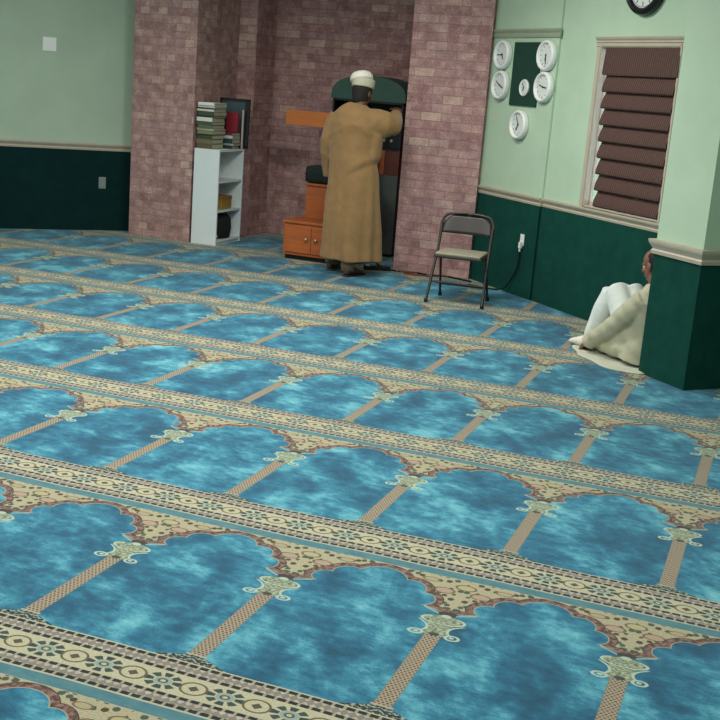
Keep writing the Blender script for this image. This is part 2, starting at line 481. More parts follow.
# green pier at the right: square set at 45 degrees
MP = diag(1.29, 4.80, -PI/4)
PW = .455
def pier(w0, w1, d0, d1, z0, z1): return MB().box(w0, w1, d0, d1, z0, z1).xf(MP)
struct('wall_right_pier', pier(.002, PW-.004, .004, .478, .86, H), M['green'])
struct('trim_8', pier(0, PW, 0, .482, 0, .84), M['wains'])
def pier_rail():
    mb = MB(); pr = [(0, .80), (.014, .80), (.018, .822), (.010, .832), (.020, .85), (.030, .866), (.034, .88), (.034, .893), (-.02, .895)]
    vs, fs = [], []
    cs = [(0, 0, -1, -1), (PW, 0, 1, -1), (PW, .482, 1, 1), (0, .482, -1, 1)]
    for o_, z in pr:
        vs += [(x+sx*o_, y+sy*o_, z) for x, y, sx, sy in cs]
    for j in range(len(pr)-1):
        fs += [(j*4+i, j*4+(i+1) % 4, (j+1)*4+(i+1) % 4, (j+1)*4+i) for i in range(4)]
    return mb.add(vs, fs, MP)
struct('trim_9', pier_rail(), M['trim'])

# window: casing, glass
cas = MB()
hd = [(-.0, 2.145), (.010, 2.145), (.020, 2.155), (.014, 2.165), (.014, 2.178), (.024, 2.186), (.020, 2.196), (.034, 2.21), (.040, 2.225), (0, 2.225)]
rail(cas, WX0-.07, WX1+.05, MR @ Matrix.Translation((0, .02, 0)), hd)
cas.box(WX0-.045, WX0, -.006, .019, .89, 2.15, MR)
cas.box(WX1-.005, WX1+.012, -.003, .019, .89, 2.15, MR)
struct('trim_10', cas, M['trim'])
lin = MB(); lin.box(WX0, WX0+.012, .0, .06, WZ0, WZ1, MR); lin.box(WX1-.012, WX1, .0, .06, WZ0, WZ1, MR)
lin.box(WX0, WX1, .0, .06, WZ0, WZ0+.012, MR); lin.box(WX0, WX1, .0, .06, WZ1-.012, WZ1, MR)
lin.box(WX0, WX0+.018, .052, .08, WZ0, WZ1, MR); lin.box(WX1-.025, WX1, .052, .08, WZ0, WZ1, MR)
lin.box(WX0, WX1, .052, .08, WZ0, WZ0+.04, MR); lin.box(WX0, WX1, .052, .08, WZ1-.04, WZ1, MR)
lin.box(WX0+.45, WX0+.48, .055, .078, WZ0, WZ1, MR)
wf = struct('window_1', MB().box(WX0+.02, WX1-.02, .062, .067, WZ0+.03, WZ1-.03, MR), M['glass'])
struct('trim_11', lin, M['trim'])

# ------------------------------------------------------------ roman shade
bs = thing('roman_shade', 'dark brown woven roman shade hanging in folds over the window', 'window shade',
           MR @ Vector(((WX0+WX1)/2+.02, .040, WZ0)), -PI/4)
BW = .432
def fold(z0, z1, outb, lx=0, rx=.018):
    mb = MB(); pr = []
    n = 8
    for i in range(n+1):
        t = i/n; zz = z1 + (z0-z1)*t
        pr.append((-(.012 + outb*math.sin(t*PI*.5)**1.5), zz))
    pr.append((-.012-outb*.75, z0-.010)); pr.append((-.012, z0+.010)); pr.append((-.004, z1))
    m_ = len(pr)
    vs = [(-BW+lx, y, z) for y, z in pr] + [(BW+rx, y, z) for y, z in pr]
    fs = [list(range(m_)), list(range(m_, 2*m_))[::-1]] + [(i, m_+i, m_+(i+1) % m_, (i+1) % m_) for i in range(m_)]
    return mb.add(vs, fs)
zt = 2.145-WZ0; zb = 0.025
vz = zt-.20
obj('valance', fold(vz, zt, .012, -.004, .034).xf(Matrix.Translation((0, -.028, 0))), M['blind'], bs)
nf = 8; fh = (vz-zb)/nf
for i in range(nf):
    z1 = vz - i*fh + (.02 if i == 0 else 0); obj('fold', fold(vz-(i+1)*fh, z1, .040, .016+.009*i), M['blind'], bs)
obj('head_rail', MB().box(-BW, BW, -.01, .02, zt-.02, zt+.01), M['trim'], bs)

# ------------------------------------------------------------ clocks
DIALS = {}
def dial_mat(R):
    if R in DIALS: return DIALS[R]
    m, nt, b = new_mat('clock_dial'); co = objco(nt)
    sp = nt.nodes.new('ShaderNodeSeparateXYZ'); nt.links.new(co.s, sp.inputs[0])
    x, z = S(nt, sp.outputs[0]), S(nt, sp.outputs[2])
    rr = hyp(x, z)/R; a = (x.atan2(z)/(2*PI)*12 + .5).mod(1.0) - .5
    mk = (a.abs()*rr).lt(.045)*rr.gt(.56)*rr.lt(.70)
    rg = (rr - .73).abs().lt(.01)
    c = mixc(nt, mk.mx(rg), rgb('d3d9d6'), rgb('4a4e50'))
    nt.links.new(c.s, b.inputs['Base Color']); b.inputs['Roughness'].default_value = .5
    DIALS[R] = m; return m
def clock_parts(root, R, dep, rimm, dialm, hands, ticks=True):
    # local: face towards -y, centre at origin, back at y=0
    F = Matrix.Rotation(PI/2, 4, 'X')         # z -> -y
    prof = [(R*.96, 0), (R, dep*.25), (R*.99, dep*.7), (R*.93, dep*.95), (R*.84, dep), (R*.78, dep*.8), (R*.76, dep*.55), (R*.01, dep*.55)]
    obj('rim', MB().lathe(prof, 40, F), rimm, root, smooth=True)
    obj('dial', MB().lathe([(R*.765, dep*.5), (R*.765, dep*.6), (.001, dep*.6)], 40, F), dial_mat(R), root)
    yy = -dep*.6
    for a, L, w in hands:
        mb = MB().box(-w*R, w*R, yy-.005, yy-.002, -R*.10, L*R, Matrix.Rotation(-a, 4, 'Y'))
        obj('clock_hand', mb, M['hand'], root)
    obj('spindle', MB().lathe([(R*.05, -yy), (R*.05, -yy+.008)], 12, F), M['hand'], root)
RC = .128
spots = [((-.84, 2.075), 'white round wall clock at the upper left of the green board', [(1.6, .55, .03), (3.6, .35, .04)]),
         ((-.105, 2.075), 'white round wall clock at the upper right of the green board', [(3.2, .55, .03), (3.0, .35, .04)]),
         ((-.84+.005, 1.81), 'white round wall clock at the lower left of the green board', [(1.1, .55, .03), (4.3, .5, .04)]),
         ((-.10, 1.815), 'white round wall clock at the lower right of the green board', [(1.3, .5, .03), (4.6, .4, .04)]),
         ((-.43, 1.482), 'white round wall clock alone below the green board', [(.5, .6, .03), (2.6, .45, .04)])]
# world x of centre -> s along the clock wall
def onA(s, z, off=0): return MA @ Vector((s, -off, z))
xs = [-.573, -.068, -.566, -.064, -.296]
for (sz, lab, hands), xw in zip(spots, xs):
    s_ = (xw + .050 - .07)/r2
    ck = thing('wall_clock', lab, 'clock', onA(s_, sz[1], 0), -PI/4, 'white wall clocks around the green board')
    clock_parts(ck, RC, .058, M['white'], M['dial'], hands)
# green board with a small clock on it
bl_ = obj('notice_board', MB().box(-.215, .215, -.018, 0, -.27, .27), M['board'], bevel=.003)
bl_.location = onA((-.292+.040-.07)/r2, 1.915); bl_.rotation_euler = (0, 0, -PI/4)
tag(bl_, 'dark green felt board hanging between the white wall clocks', 'board')
ck = thing('small_clock', 'small white clock mounted on the dark green board', 'clock', onA((-.275+.045-.07)/r2, 1.80, .0185), -PI/4)
clock_parts(ck, .072, .022, M['white'], M['white'], [(.6, .6, .04), (2.7, .4, .05)], True)
ck = thing('black_clock', 'large black framed round wall clock above the window, cut by the picture top', 'clock',
           MR @ Vector(((.835-.07)/r2, .02, 2.60)), -PI/4)
clock_parts(ck, .225, .07, M['black'], M['white'], [(1.0, .6, .03), (4.0, .45, .04)])

# ------------------------------------------------------------ switch plate and outlets
def plate(name, label, cat, Mx, s, z, w, h, n_sock, mat):
    loc = Mx @ Vector((s, 0, z)); rz = Mx.to_euler().z
    t = thing(name, label, cat, loc, rz)
    obj('cover_plate', MB().box(-w/2, w/2, -.007, 0, -h/2, h/2), mat, t, bevel=.002)
    if n_sock == 'switch':
        for dx in (-w*.22, w*.22): obj('rocker', MB().box(dx-w*.12, dx+w*.12, -.011, -.006, -h*.28, h*.28), mat, t, bevel=.001)
    else:
        for dz in (-h*.24, h*.24): obj('socket', MB().box(-w*.27, w*.27, -.010, -.006, dz-h*.14, dz+h*.14), mat, t, bevel=.001)
    return t
greyp = plain('grey_metal_plate', '8a9292', .4, .05, 10, 0, .4)
plate('switch_plate', 'white square switch plate high on the left green wall', 'switch', ML, (-5.162+4.40)/r2, 1.878, .135, .135, 'switch', M['white'])
plate('power_outlet', 'grey power outlet on the dark left wainscot', 'outlet', ML @ Matrix.Translation((0, -.008, 0)), (-4.765+4.40)/r2, .505, .075, .12, 2, greyp)
plate('power_outlet', 'white power outlet on the wainscot right of the folding chair', 'outlet', MA @ Matrix.Translation((0, -.008, 0)), (-.085-.07)/r2, .50, .06, .10, 2, M['white'])

# ------------------------------------------------------------ cord helper
def tube_pts(pts, sub=6):
    P = [Vector(p) for p in pts]; out = []
    for i in range(len(P)-1):
        p0, p1, p2, p3 = P[max(i-1, 0)], P[i], P[i+1], P[min(i+2, len(P)-1)]
        for k in range(sub):
            t = k/sub
            out.append(.5*((2*p1) + (p2-p0)*t + (2*p0-5*p1+4*p2-p3)*t*t + (3*p1-p0-3*p2+p3)*t**3))
    out.append(P[-1]); return out
def cord(name, label, pts, r, mat, group=None):
    q = tube_pts(pts); o = obj(name, MB().loft(q, [r]*len(q), n=8), mat, smooth=True)
    return tag(o, label, 'cord', group)
def A3(s, off, z): return tuple(MA @ Vector((s, -off, z)))
pg = thing('power_plug', 'white plug in the outlet right of the folding chair', 'plug', onA((-.076-.07)/r2, .462, .0185), -PI/4)
obj('plug_body', MB().box(-.013, .013, -.028, 0, -.035, .02), M['white'], pg, bevel=.004)
obj('cord_collar', MB().lathe([(.010, 0), (.008, -.03)], 12, Matrix.Translation((0, -.016, -.034))), M['white'], pg)
cord('cord', 'black cord hanging in a curve from the plug to the floor behind the chair',
     [A3(-.207, .035, .393), A3(-.21, .03, .36), A3(-.225, .03, .25), A3(-.30, .03, .14), A3(-.36, .05, .05), A3(-.46, .08, .012), A3(-.60, .14, .007), (-.60, 7.36, .007)], .007, M['black'])
cord('floor_cable', 'black cable lying along the foot of the right brick pier',
     [(-.62, 7.52, .008), (-.75, 7.58, .008), (-.9, 7.62, .010), (-1.05, 7.57, .008), (-1.2, 7.60, .010), (-1.38, 7.56, .008), (-1.5, 7.63, .008), (-1.62, 7.75, .010), (-1.7, 7.9, .008)], .009, M['black'])
cord('floor_cable', 'thin red cable loop at the foot of the right brick pier',
     [(-1.12, 7.50, .006), (-1.2, 7.46, .006), (-1.27, 7.50, .006), (-1.22, 7.54, .006), (-1.13, 7.525, .006), (-1.0, 7.5, .006)], .006, plain('red_brown_cable', '7a3a2a', .6, .05, 10, 0))
ps = thing('power_strip', 'black power strip with a white switch on the floor beside the robed man', 'power strip', (-1.55, 7.50, 0), .5)
obj('strip_body', MB().box(-.13, .13, -.028, .028, 0, .04), M['black'], ps, bevel=.005)
obj('strip_switch', MB().box(-.11, -.075, -.018, .018, .038, .05), M['white'], ps, bevel=.003)
for i in range(3): obj('strip_socket', MB().box(-.05+i*.06, -.01+i*.06, -.018, .018, .038, .042), plain('dark_grey_socket', '26282a', .5, .05, 10, 0) if i == 0 else bpy.data.materials['dark_grey_socket'], ps)

# ------------------------------------------------------------ bookshelf
sh = thing('bookshelf', 'narrow white open bookshelf beside the left brick pier', 'shelf', (-3.662, 7.655, 0))
SW, SD, SH = .285, .56, .97      # local x 0..SW (opening at +x), y 0..SD
t_ = .02
obj('side_panel', MB().box(0, SW, 0, t_, 0, SH), M['shelf'], sh, bevel=.002)
obj('side_panel', MB().box(0, SW, SD-t_, SD, 0, SH), M['shelf'], sh, bevel=.002)
obj('top_panel', MB().box(.008, SW-.001, t_, SD-t_, SH-t_, SH), M['shelf'], sh)
obj('bottom_panel', MB().box(.008, SW-.001, t_, SD-t_, .03, .05), M['shelf'], sh)
obj('kick_board', MB().box(SW-.03, SW-.015, t_, SD-t_, 0, .03), M['shelf'], sh)
obj('shelf_board', MB().box(.008, SW-.004, t_, SD-t_, .635, .655), M['shelf'], sh)
obj('shelf_board', MB().box(.008, SW-.004, t_, SD-t_, .335, .355), M['shelf'], sh)
# contents
def place(name, label, cat, mb, mat, loc, rz=0, **k):
    o = obj(name, mb, mat, **k); o.location = loc; o.rotation_euler = (0, 0, rz); return tag(o, label, cat)
bx = thing('cardboard_box', 'small yellow brown box on the middle shelf of the white bookshelf', 'box', (-3.50, 7.93, .3555))
obj('box_body', MB().box(-.09, .09, -.11, .11, 0, .12), plain('yellow_card', '9a7a3c', .8, .1, 15, 0), bx, bevel=.003)
obj('box_lid', MB().box(-.094, .094, -.114, .114, .10, .135), plain('yellow_card_lid', '8a6a30', .8, .1, 15, 0), bx, bevel=.003)
bag = MB().loft([(0, 0, .0), (0, 0, .10), (0, 0, .20), (0, 0, .24)], [(.09, .16), (.10, .19), (.09, .18), (.05, .13)], n=20, cap=False)
bg = thing('black_bag', 'black cloth bag on the bottom shelf of the white bookshelf', 'bag', (-3.49, 7.95, .0505))
obj('bag_body', bag, plain('black_cloth', '14191b', .9, .2, 20, .3), bg, smooth=True)
hq = tube_pts([(0.02, -.08, .235), (.04, -.05, .268), (.05, 0, .275), (.04, .05, .268), (.02, .08, .235)])
obj('bag_handle', MB().loft(hq, [.008]*len(hq), n=8), bpy.data.materials['black_cloth'], bg, smooth=True)
place('paper_bundle', 'crumpled white paper bundle at the front of the bottom bookshelf', 'paper',
      MB().loft([(0, -.012, .034), (0, 0, .036), (0, .012, .034)], [.020, .028, .020], n=12), M['cap'], (-3.42, 7.722, .052),
      disp=lambda c, n: .006*noise.noise(c*40), smooth=True)
# books
bookm = {}
def book(label, cx, cy, z, w, d, h, col, rz, stand=False):
    """lying book: spine towards the viewer (-y)"""
    if col not in bookm: bookm[col] = plain('book_cover_'+str(len(bookm)), col, .55, .08, 20, 0)
    t = thing('book', label, 'book', (cx, cy, z), rz, 'books on the bookshelf top')
    c = .0035
    cov = MB().box(-w/2, w/2, -d/2, d/2, 0, c).box(-w/2, w/2, -d/2, d/2, h-c, h).box(-w/2, w/2, -d/2, -d/2+c, c, h-c)
    obj('cover', cov, bookm[col], t)
    obj('page_block', MB().box(-w/2+.004, w/2-.004, -d/2+c, d/2-.005, c, h-c), paperm, t)
    return t
paperm = plain('book_pages', 'a8a68f', .9, .15, 60, .1)
pile = [('5a5038', .045, 'brown book lying at the very bottom of the tall pile'), ('6a6648', .040, 'olive book second from the bottom of the tall pile'),
        ('3b4736', .045, 'dark green thick book third from the bottom of the tall pile'), ('77795c', .038, 'khaki book in the lower middle of the tall pile'),
        ('c3c4ac', .012, 'thin cream booklet in the lower middle of the tall pile'), ('56654f', .034, 'moss green book at the middle of the tall pile'),
        ('47523f', .030, 'dark moss book under the thick white book in the tall pile'), ('d2d6cc', .036, 'thick white book at mid height of the tall pile'),
        ('22282a', .016, 'thin black book on the thick white book in the tall pile'), ('3a4c38', .038, 'deep green book in the upper half of the tall pile'),
        ('cfd0be', .018, 'thin cream book fourth from the top of the tall pile'), ('2b3136', .014, 'thin charcoal book third from the top of the tall pile'),
        ('c9cdd0', .020, 'pale grey book second from the top of the tall pile'), ('e0e2dc', .026, 'white book on the very top of the tall pile')]
z = SH
for i, (c, h, lab) in enumerate(pile):
    w = random.uniform(.17, .195); d = random.uniform(.24, .30)
    book(lab, -3.580+random.uniform(-.012, .012), 7.83+random.uniform(-.01, .01), z+.0002, w, d, h*1.1, c, random.uniform(-.05, .05)); z += h*1.1+.0004
pile2 = [('1d2c2c', .035, 'black green book at the bottom of the low pile behind the tall pile'), ('8f9a9a', .02, 'grey book in the low pile behind the tall pile'),
         ('1f4038', .05, 'dark teal book in the middle of the low pile behind the tall pile'), ('c0bfc4', .03, 'pale lilac book near the top of the low pile behind the tall pile'), ('5b3338', .03, 'maroon book on top of the low pile behind the tall pile')]
z = SH
for i, (c, h, lab) in enumerate(pile2):
    book(lab, -3.50+random.uniform(-.01, .01), 8.075+random.uniform(-.004, .004), z+.0002, .19, .17, h, c, random.uniform(-.04, .04)); z += h+.0004
zt2 = z
def standing(name, label, cat, cx, cy, z, w, th, h, col, tilt=0, rz=0):
    t = thing(name, label, cat, (cx, cy, z), rz)
    c = .003
    R_ = Matrix.Rotation(tilt, 4, 'X')
    if col not in bookm: bookm[col] = plain('book_cover_'+str(len(bookm)), col, .55, .08, 20, 0)
    obj('cover', MB().box(-w/2, w/2, -th/2, -th/2+c, 0, h).box(-w/2, w/2, th/2-c, th/2, 0, h).box(w/2-c, w/2, -th/2+c, th/2-c, 0, h).xf(R_), bookm[col], t)
    obj('page_block', MB().box(-w/2+.004, w/2-c, -th/2+c, th/2-c, .004, h-.004).xf(R_), paperm, t)
    return t
standing('book', 'red book standing upright on the low pile on the bookshelf', 'book', -3.475, 8.10, zt2+.002, .13, .035, .20, '8a1f2c', -.05)
standing('thin_folder', 'thin pale pink folder standing upright on the bookshelf end', 'folder', -3.392, 8.175, SH+.001, .02, .012, .40, 'b5a5a5')
fr = thing('picture_frame', 'dark framed blue grey board leaning behind the books', 'picture frame', (-3.525, 8.215, SH+.001))
FW, FH = .35, .51
Rt = Matrix.Rotation(-.03, 4, 'X')
fb = MB()
for a in ((-FW/2, -FW/2+.03, 0, FH), (FW/2-.05, FW/2, 0, FH), (-FW/2, FW/2, 0, .03), (-FW/2, FW/2, FH-.03, FH)): fb.box(a[0], a[1], 0, .022, a[2], a[3])
obj('frame_border', fb.xf(Rt), plain('dark_frame', '1a2022', .5, .1, 10, 0), fr)
obj('frame_panel', MB().box(-FW/2+.02, FW/2-.04, .006, .016, .02, FH-.02).xf(Rt), plain('blue_grey_panel', '3d5558', .45, .1, 4, 0), fr)

# ------------------------------------------------------------ wooden step pulpit
pu = thing('step_pulpit', 'orange wooden step pulpit with a two door cabinet, behind the robed man', 'pulpit', (-2.2, 7.88, 0))
def PB(x0, x1, y0, y1, z0, z1): return MB().box(x0+2.2, x1+2.2, y0-7.88, y1-7.88, z0, z1)
obj('base_plinth', PB(-2.52, -1.92, 7.50, 8.28, 0, .045), M['black'], pu)
obj('lower_step', PB(-2.535, -1.90, 7.47, 7.88, 0.045, .355), M['orange'], pu, bevel=.003)
obj('step_tread', PB(-2.55, -1.885, 7.455, 7.88, .358, .38), M['orange'], pu, bevel=.004)
obj('upper_step', PB(-2.50, -1.92, 7.88, 8.30, .045, .70), M['orange'], pu, bevel=.003)
obj('step_tread', PB(-2.51, -1.91, 7.86, 8.30, .70, .72), M['orange'], pu, bevel=.004)
for x0, x1, kx in ((-2.515, -2.238, -2.282), (-2.233, -1.955, -2.18)):
    dd = obj('door', PB(x0, x1, 7.455, 7.47, .075, .338), M['orange'], pu, bevel=.002)
    F = Matrix.Translation((kx+2.2, 7.455-7.88, .215)) @ Matrix.Rotation(PI/2, 4, 'X')
    obj('knob', MB().lathe([(.006, 0), (.006, .012), (.014, .018), (.015, .026), (.008, .032)], 16, F), M['gold'], dd, smooth=True)
for xx in (-2.33, -1.97): obj('back_post', PB(xx, xx+.035, 8.262, 8.298, .72, 1.42), M['orange'], pu, bevel=.003)
obj('back_board', PB(-2.93, -1.93, 8.235, 8.262, 1.265, 1.415), M['orange2'], pu, bevel=.003)
cs = thing('seat_cushion', 'dark green cushion on the upper step of the wooden pulpit', 'cushion', (-2.345, 8.04, .7205))
obj('cushion_body', MB().box(-.20, .26, -.13, .17, 0, .17), M['cushion'], cs, bevel=.04, smooth=True)
obj('piping', MB().box(-.202, .262, -.132, .172, .08, .088), M['black'], cs)

# cabinet with green gabled top
cb = thing('equipment_cabinet', 'tall dark cabinet with a green gabled top in the brick niche', 'cabinet', (-2.10, 8.65, 0))
def CB(x0, x1, y0, y1, z0, z1): return MB().box(x0+2.10, x1+2.10, y0-8.65, y1-8.65, z0, z1)
X0, X1, Y0, Y1 = -2.49, -1.72, 8.40, 8.90
obj('lower_body', CB(X0, X1, Y0, Y1, 0.03, .84), M['greycab'], cb, bevel=.004)
obj('plinth', CB(X0+.02, X1-.02, Y0+.02, Y1, 0, .03), M['black'], cb)
obj('wood_panel', CB(X0, X1, Y0, Y1, .84, 1.09), M['redwood'], cb, bevel=.004)
obj('wood_strip', CB(X1-.20, X1-.155, Y0-.012, Y0, .84, 1.09), M['orange'], cb)
op = MB()
for a in ((X0, X0+.02, Y0, Y1, 1.09, 1.56), (X1-.02, X1, Y0, Y1, 1.09, 1.56), (X0, X1, Y1-.02, Y1, 1.09, 1.56), (X0, X1, Y0, Y1, 1.55, 1.57), (X0+.02, X1-.02, Y0-.01, Y1, 1.09, 1.105)):
    op.box(a[0]+2.10, a[1]+2.10, a[2]-8.65, a[3]-8.65, a[4], a[5])
obj('open_compartment', op, M['black'], cb)
gp = [(X0-.02, 1.57), (X1+.02, 1.57)] + [(-2.105 + .405*math.cos(a*PI/18), 1.60 + .215*math.sin(a*PI/18)**.75) for a in range(0, 19)]
g_ = MB().prism([(x+2.10, z_) for x, z_ in gp], -(.0), .5)
g_.xf(Matrix.Translation((0, 0, 0)) @ Matrix(((1, 0, 0, 0), (0, 0, -1, .24), (0, 1, 0, 0), (0, 0, 0, 1))))
obj('gable_top', g_, M['gable'], cb)
# small equipment in the open compartment
eq = thing('amplifier', 'black sound amplifier inside the open cabinet compartment', 'amplifier', (-1.96, 8.62, 1.1055))
obj('amplifier_case', MB().box(-.2, .2, -.15, .15, 0, .16), plain('black_metal_case', '15181a', .4, .1, 10, 0, .3), eq, bevel=.005)
for i in range(4):
    F = Matrix.Translation((-.12+i*.08, -.15, .08)) @ Matrix.Rotation(PI/2, 4, 'X')
    obj('dial_knob', MB().lathe([(.016, 0), (.014, .018)], 14, F), M['gold'], eq)

# ------------------------------------------------------------ folding chair
fc = thing('folding_chair', 'brown grey metal folding chair with a beige seat beside the brick pier', 'chair', (-.43, 6.46, 0), .07)
def tube(name, pts, r, mat, par, sub=6, n=10):
    q = tube_pts(pts, sub); return obj(name, MB().loft(q, [r]*len(q), n=n), mat, par, smooth=True)
hwid = .218
# faces -y; long tube: front feet -> seat hinge -> backrest
zs = .415
def L(sx): return [(sx*(hwid+.020), -.215, .012), (sx*(hwid+.006), -.08, .30), (sx*hwid, -.01, .44), (sx*hwid, .045, .60)]
path = L(-1) + [(-hwid, .063, .655), (-.185, .08, .712), (-.11, .086, .730), (0, .088, .735), (.11, .086, .730), (.185, .08, .712), (hwid, .063, .655)] + L(1)[::-1]
tube('back_frame', path, .0125, M['chairm'], fc)
for sx in (-1, 1):
    tube('rear_leg', [(sx*(hwid-.01), .185, .012), (sx*(hwid-.02), .06, .28), (sx*(hwid-.025), .00, .385)], .0105, M['chairm'], fc)
    for yy, xx in ((-.215, hwid+.020), (.185, hwid-.01)):
        obj('foot_cap', MB().lathe([(.016, 0), (.017, .02), (.014, .035)], 12, Matrix.Translation((sx*xx, yy, 0))), M['black'], fc, smooth=True)
tube('front_stretcher', [(-hwid-.008, -.141, .17), (hwid+.008, -.141, .17)], .008, M['chairm'], fc, 2)
tube('rear_stretcher', [(-hwid+.015, .14, .115), (hwid-.015, .14, .115)], .008, M['chairm'], fc, 2)
st = MB().box(-.200, .200, -.235, .14, .385, .41)
obj('seat_pan', st, M['chairm'], fc, bevel=.01)
obj('seat_pad', MB().box(-.19, .19, -.232, .135, .405, .43), M['seatm'], fc, bevel=.01, smooth=True)
# curved backrest sheet
bk = MB(); n = 12
outl = []
for side, yo in ((0, -.006), (1, .006)):
    pass
vs, fs = [], []
nu, nv = 14, 6
for s_, yo in enumerate((-.007, .005)):
    for j in range(nv+1):
        for i in range(nu+1):
            u_ = -1+2*i/nu; v_ = j/nv
            zz = .565 + v_*.155 - (.012 if True else 0)
            top = .722 - .06*max(0, abs(u_)-.55)**1.5/.3
            zz = .565 + (top-.565)*v_
            xx = u_*(hwid-.004 - (.05*max(0, v_-.55)**1.6 if True else 0))
            vs.append((xx, .036 + v_*.045 + .022*(1-u_*u_) + yo, zz))
m_ = (nu+1)*(nv+1)
for j in range(nv):
    for i in range(nu):
        a = j*(nu+1)+i; fs.append((a, a+1, a+nu+2, a+nu+1)); fs.append((m_+a, m_+a+nu+1, m_+a+nu+2, m_+a+1))
for i in range(nu):
    a = i; fs.append((a, m_+a, m_+a+1, a+1)); a = nv*(nu+1)+i; fs.append((a, a+1, m_+a+1, m_+a))
for j in range(nv):
    a = j*(nu+1); fs.append((a, a+nu+1, m_+a+nu+1, m_+a)); a += nu; fs.append((a, m_+a, m_+a+nu+1, a+nu+1))
bk.add(vs, fs); obj('backrest', bk, M['chairm'], fc, smooth=True)

# ------------------------------------------------------------ people
def frame(fwd, up):
    f = Vector(fwd).normalized(); r = f.cross(Vector(up)).normalized(); u = r.cross(f)
    return r, f, u          # right, forward, up
def head(mb, c, fwd, up, s=1.0):
    r, f, u = frame(fwd, up); c = Vector(c)
    def P(a, b_, d): return c + (r*a + f*b_ + u*d)*s
    def ell(a, b_, d, ra, rb, rd, n=18):
        t = MB().ball((0, 0, 0), (ra*s, rb*s, rd*s), n)
        m = Matrix((tuple(r)+(0,), tuple(f)+(0,), tuple(u)+(0,), (0, 0, 0, 1))).transposed(); m.translation = P(a, b_, d)
        t.xf(m); mb.add(t.v, t.f)
    ell(0, -.008, .035, .074, .094, .088)        # skull
    ell(0, .020, -.035, .060, .068, .078)        # face
    ell(0, .050, -.088, .030, .028, .022)        # chin
    ell(0, .078, .018, .050, .016, .012)         # brow
    ell(0, .096, -.020, .014, .020, .018)        # nose tip
    ell(0, .088, .000, .010, .014, .030)         # nose bridge
    ell(0, .080, -.055, .026, .012, .007); ell(0, .078, -.066, .022, .012, .007)   # lips
    for q in (-1, 1):
        ell(q*.078, -.005, -.010, .010, .020, .032)   # ear
        ell(q*.042, .066, -.025, .020, .016, .018)    # cheek
    return P
def eyes(parent, P, s=1.0):
    for q in (-1, 1):
        o = obj('eye', MB().ball(tuple(P(q*.031, .071, .000)), .0105*s, 12), M['dial'], parent, world=True, smooth=True)
        obj('iris', MB().ball(tuple(P(q*.031, .0768, .000)), .0055*s, 10), M['hair'], o, smooth=True)
def hand(mb, wrist, d, nrm, thumb, curl=.5, s=1.0):
    """d: direction wrist->fingers, nrm: back-of-hand normal, thumb: +1/-1 side"""
    d = Vector(d).normalized(); nrm = Vector(nrm); nrm = (nrm - d*nrm.dot(d)).normalized(); sd = d.cross(nrm)*thumb
    w = Vector(wrist)
    mb.loft([w - d*.02, w + d*.03*s, w + d*.06*s, w + d*.092*s], [(.026, .020), (.034, .017), (.040, .015), (.039, .012)], side=sd, n=14)
    for i, L_ in enumerate((.068, .078, .073, .058)):
        off = (.030 - i*.020)*s
        p = w + d*.088*s + sd*off
        pts = [p - d*.02]; ang = curl*.35
        for k, q in enumerate((.45, .32, .26)):
            dr = d*math.cos(ang) - nrm*math.sin(ang) + sd*(.05*(1.5-i))
            pts.append(pts[-1] + dr*L_*q*s*(1 if k else 1.6)); ang += curl*.8
        mb.loft(pts, [.0095*s, .0092*s, .0085*s, .0070*s], side=sd, n=10)
    p = w + d*.02*s + sd*.022*s
    q1 = p + (d*.6 + sd*.8).normalized()*.036*s; q2 = q1 + (d*.85 + sd*.45 - nrm*.3*curl).normalized()*.030*s
    q3 = q2 + (d*.95 + sd*.15 - nrm*.5*curl).normalized()*.025*s
    mb.loft([p, q1, q2, q3], [.013*s, .0115*s, .010*s, .0085*s], side=nrm, n=10)
def foot(mb, heel, d, s=1.0, ball_drop=0):
    d = Vector(d); d.z = 0; d.normalize(); h = Vector(heel); sd = Vector((d.y, -d.x, 0))
    mb.loft([h + Vector((0, 0, .035)), h + d*.06 + Vector((0, 0, .045)), h + d*.13 + Vector((0, 0, .034)), h + d*.19 + Vector((0, 0, .022)), h + d*.225 + Vector((0, 0, .016))],
            [(.032, .032), (.034, .042), (.040, .032), (.044, .020), (.038, .014)], side=sd, n=16)
    for i in range(5):
        p = h + d*(.215 - abs(i-1)*.008) + sd*(.034 - i*.017) + Vector((0, 0, .013))
        mb.loft([p, p + d*(.030 - i*.003)], [.010, .009], side=sd, n=8)

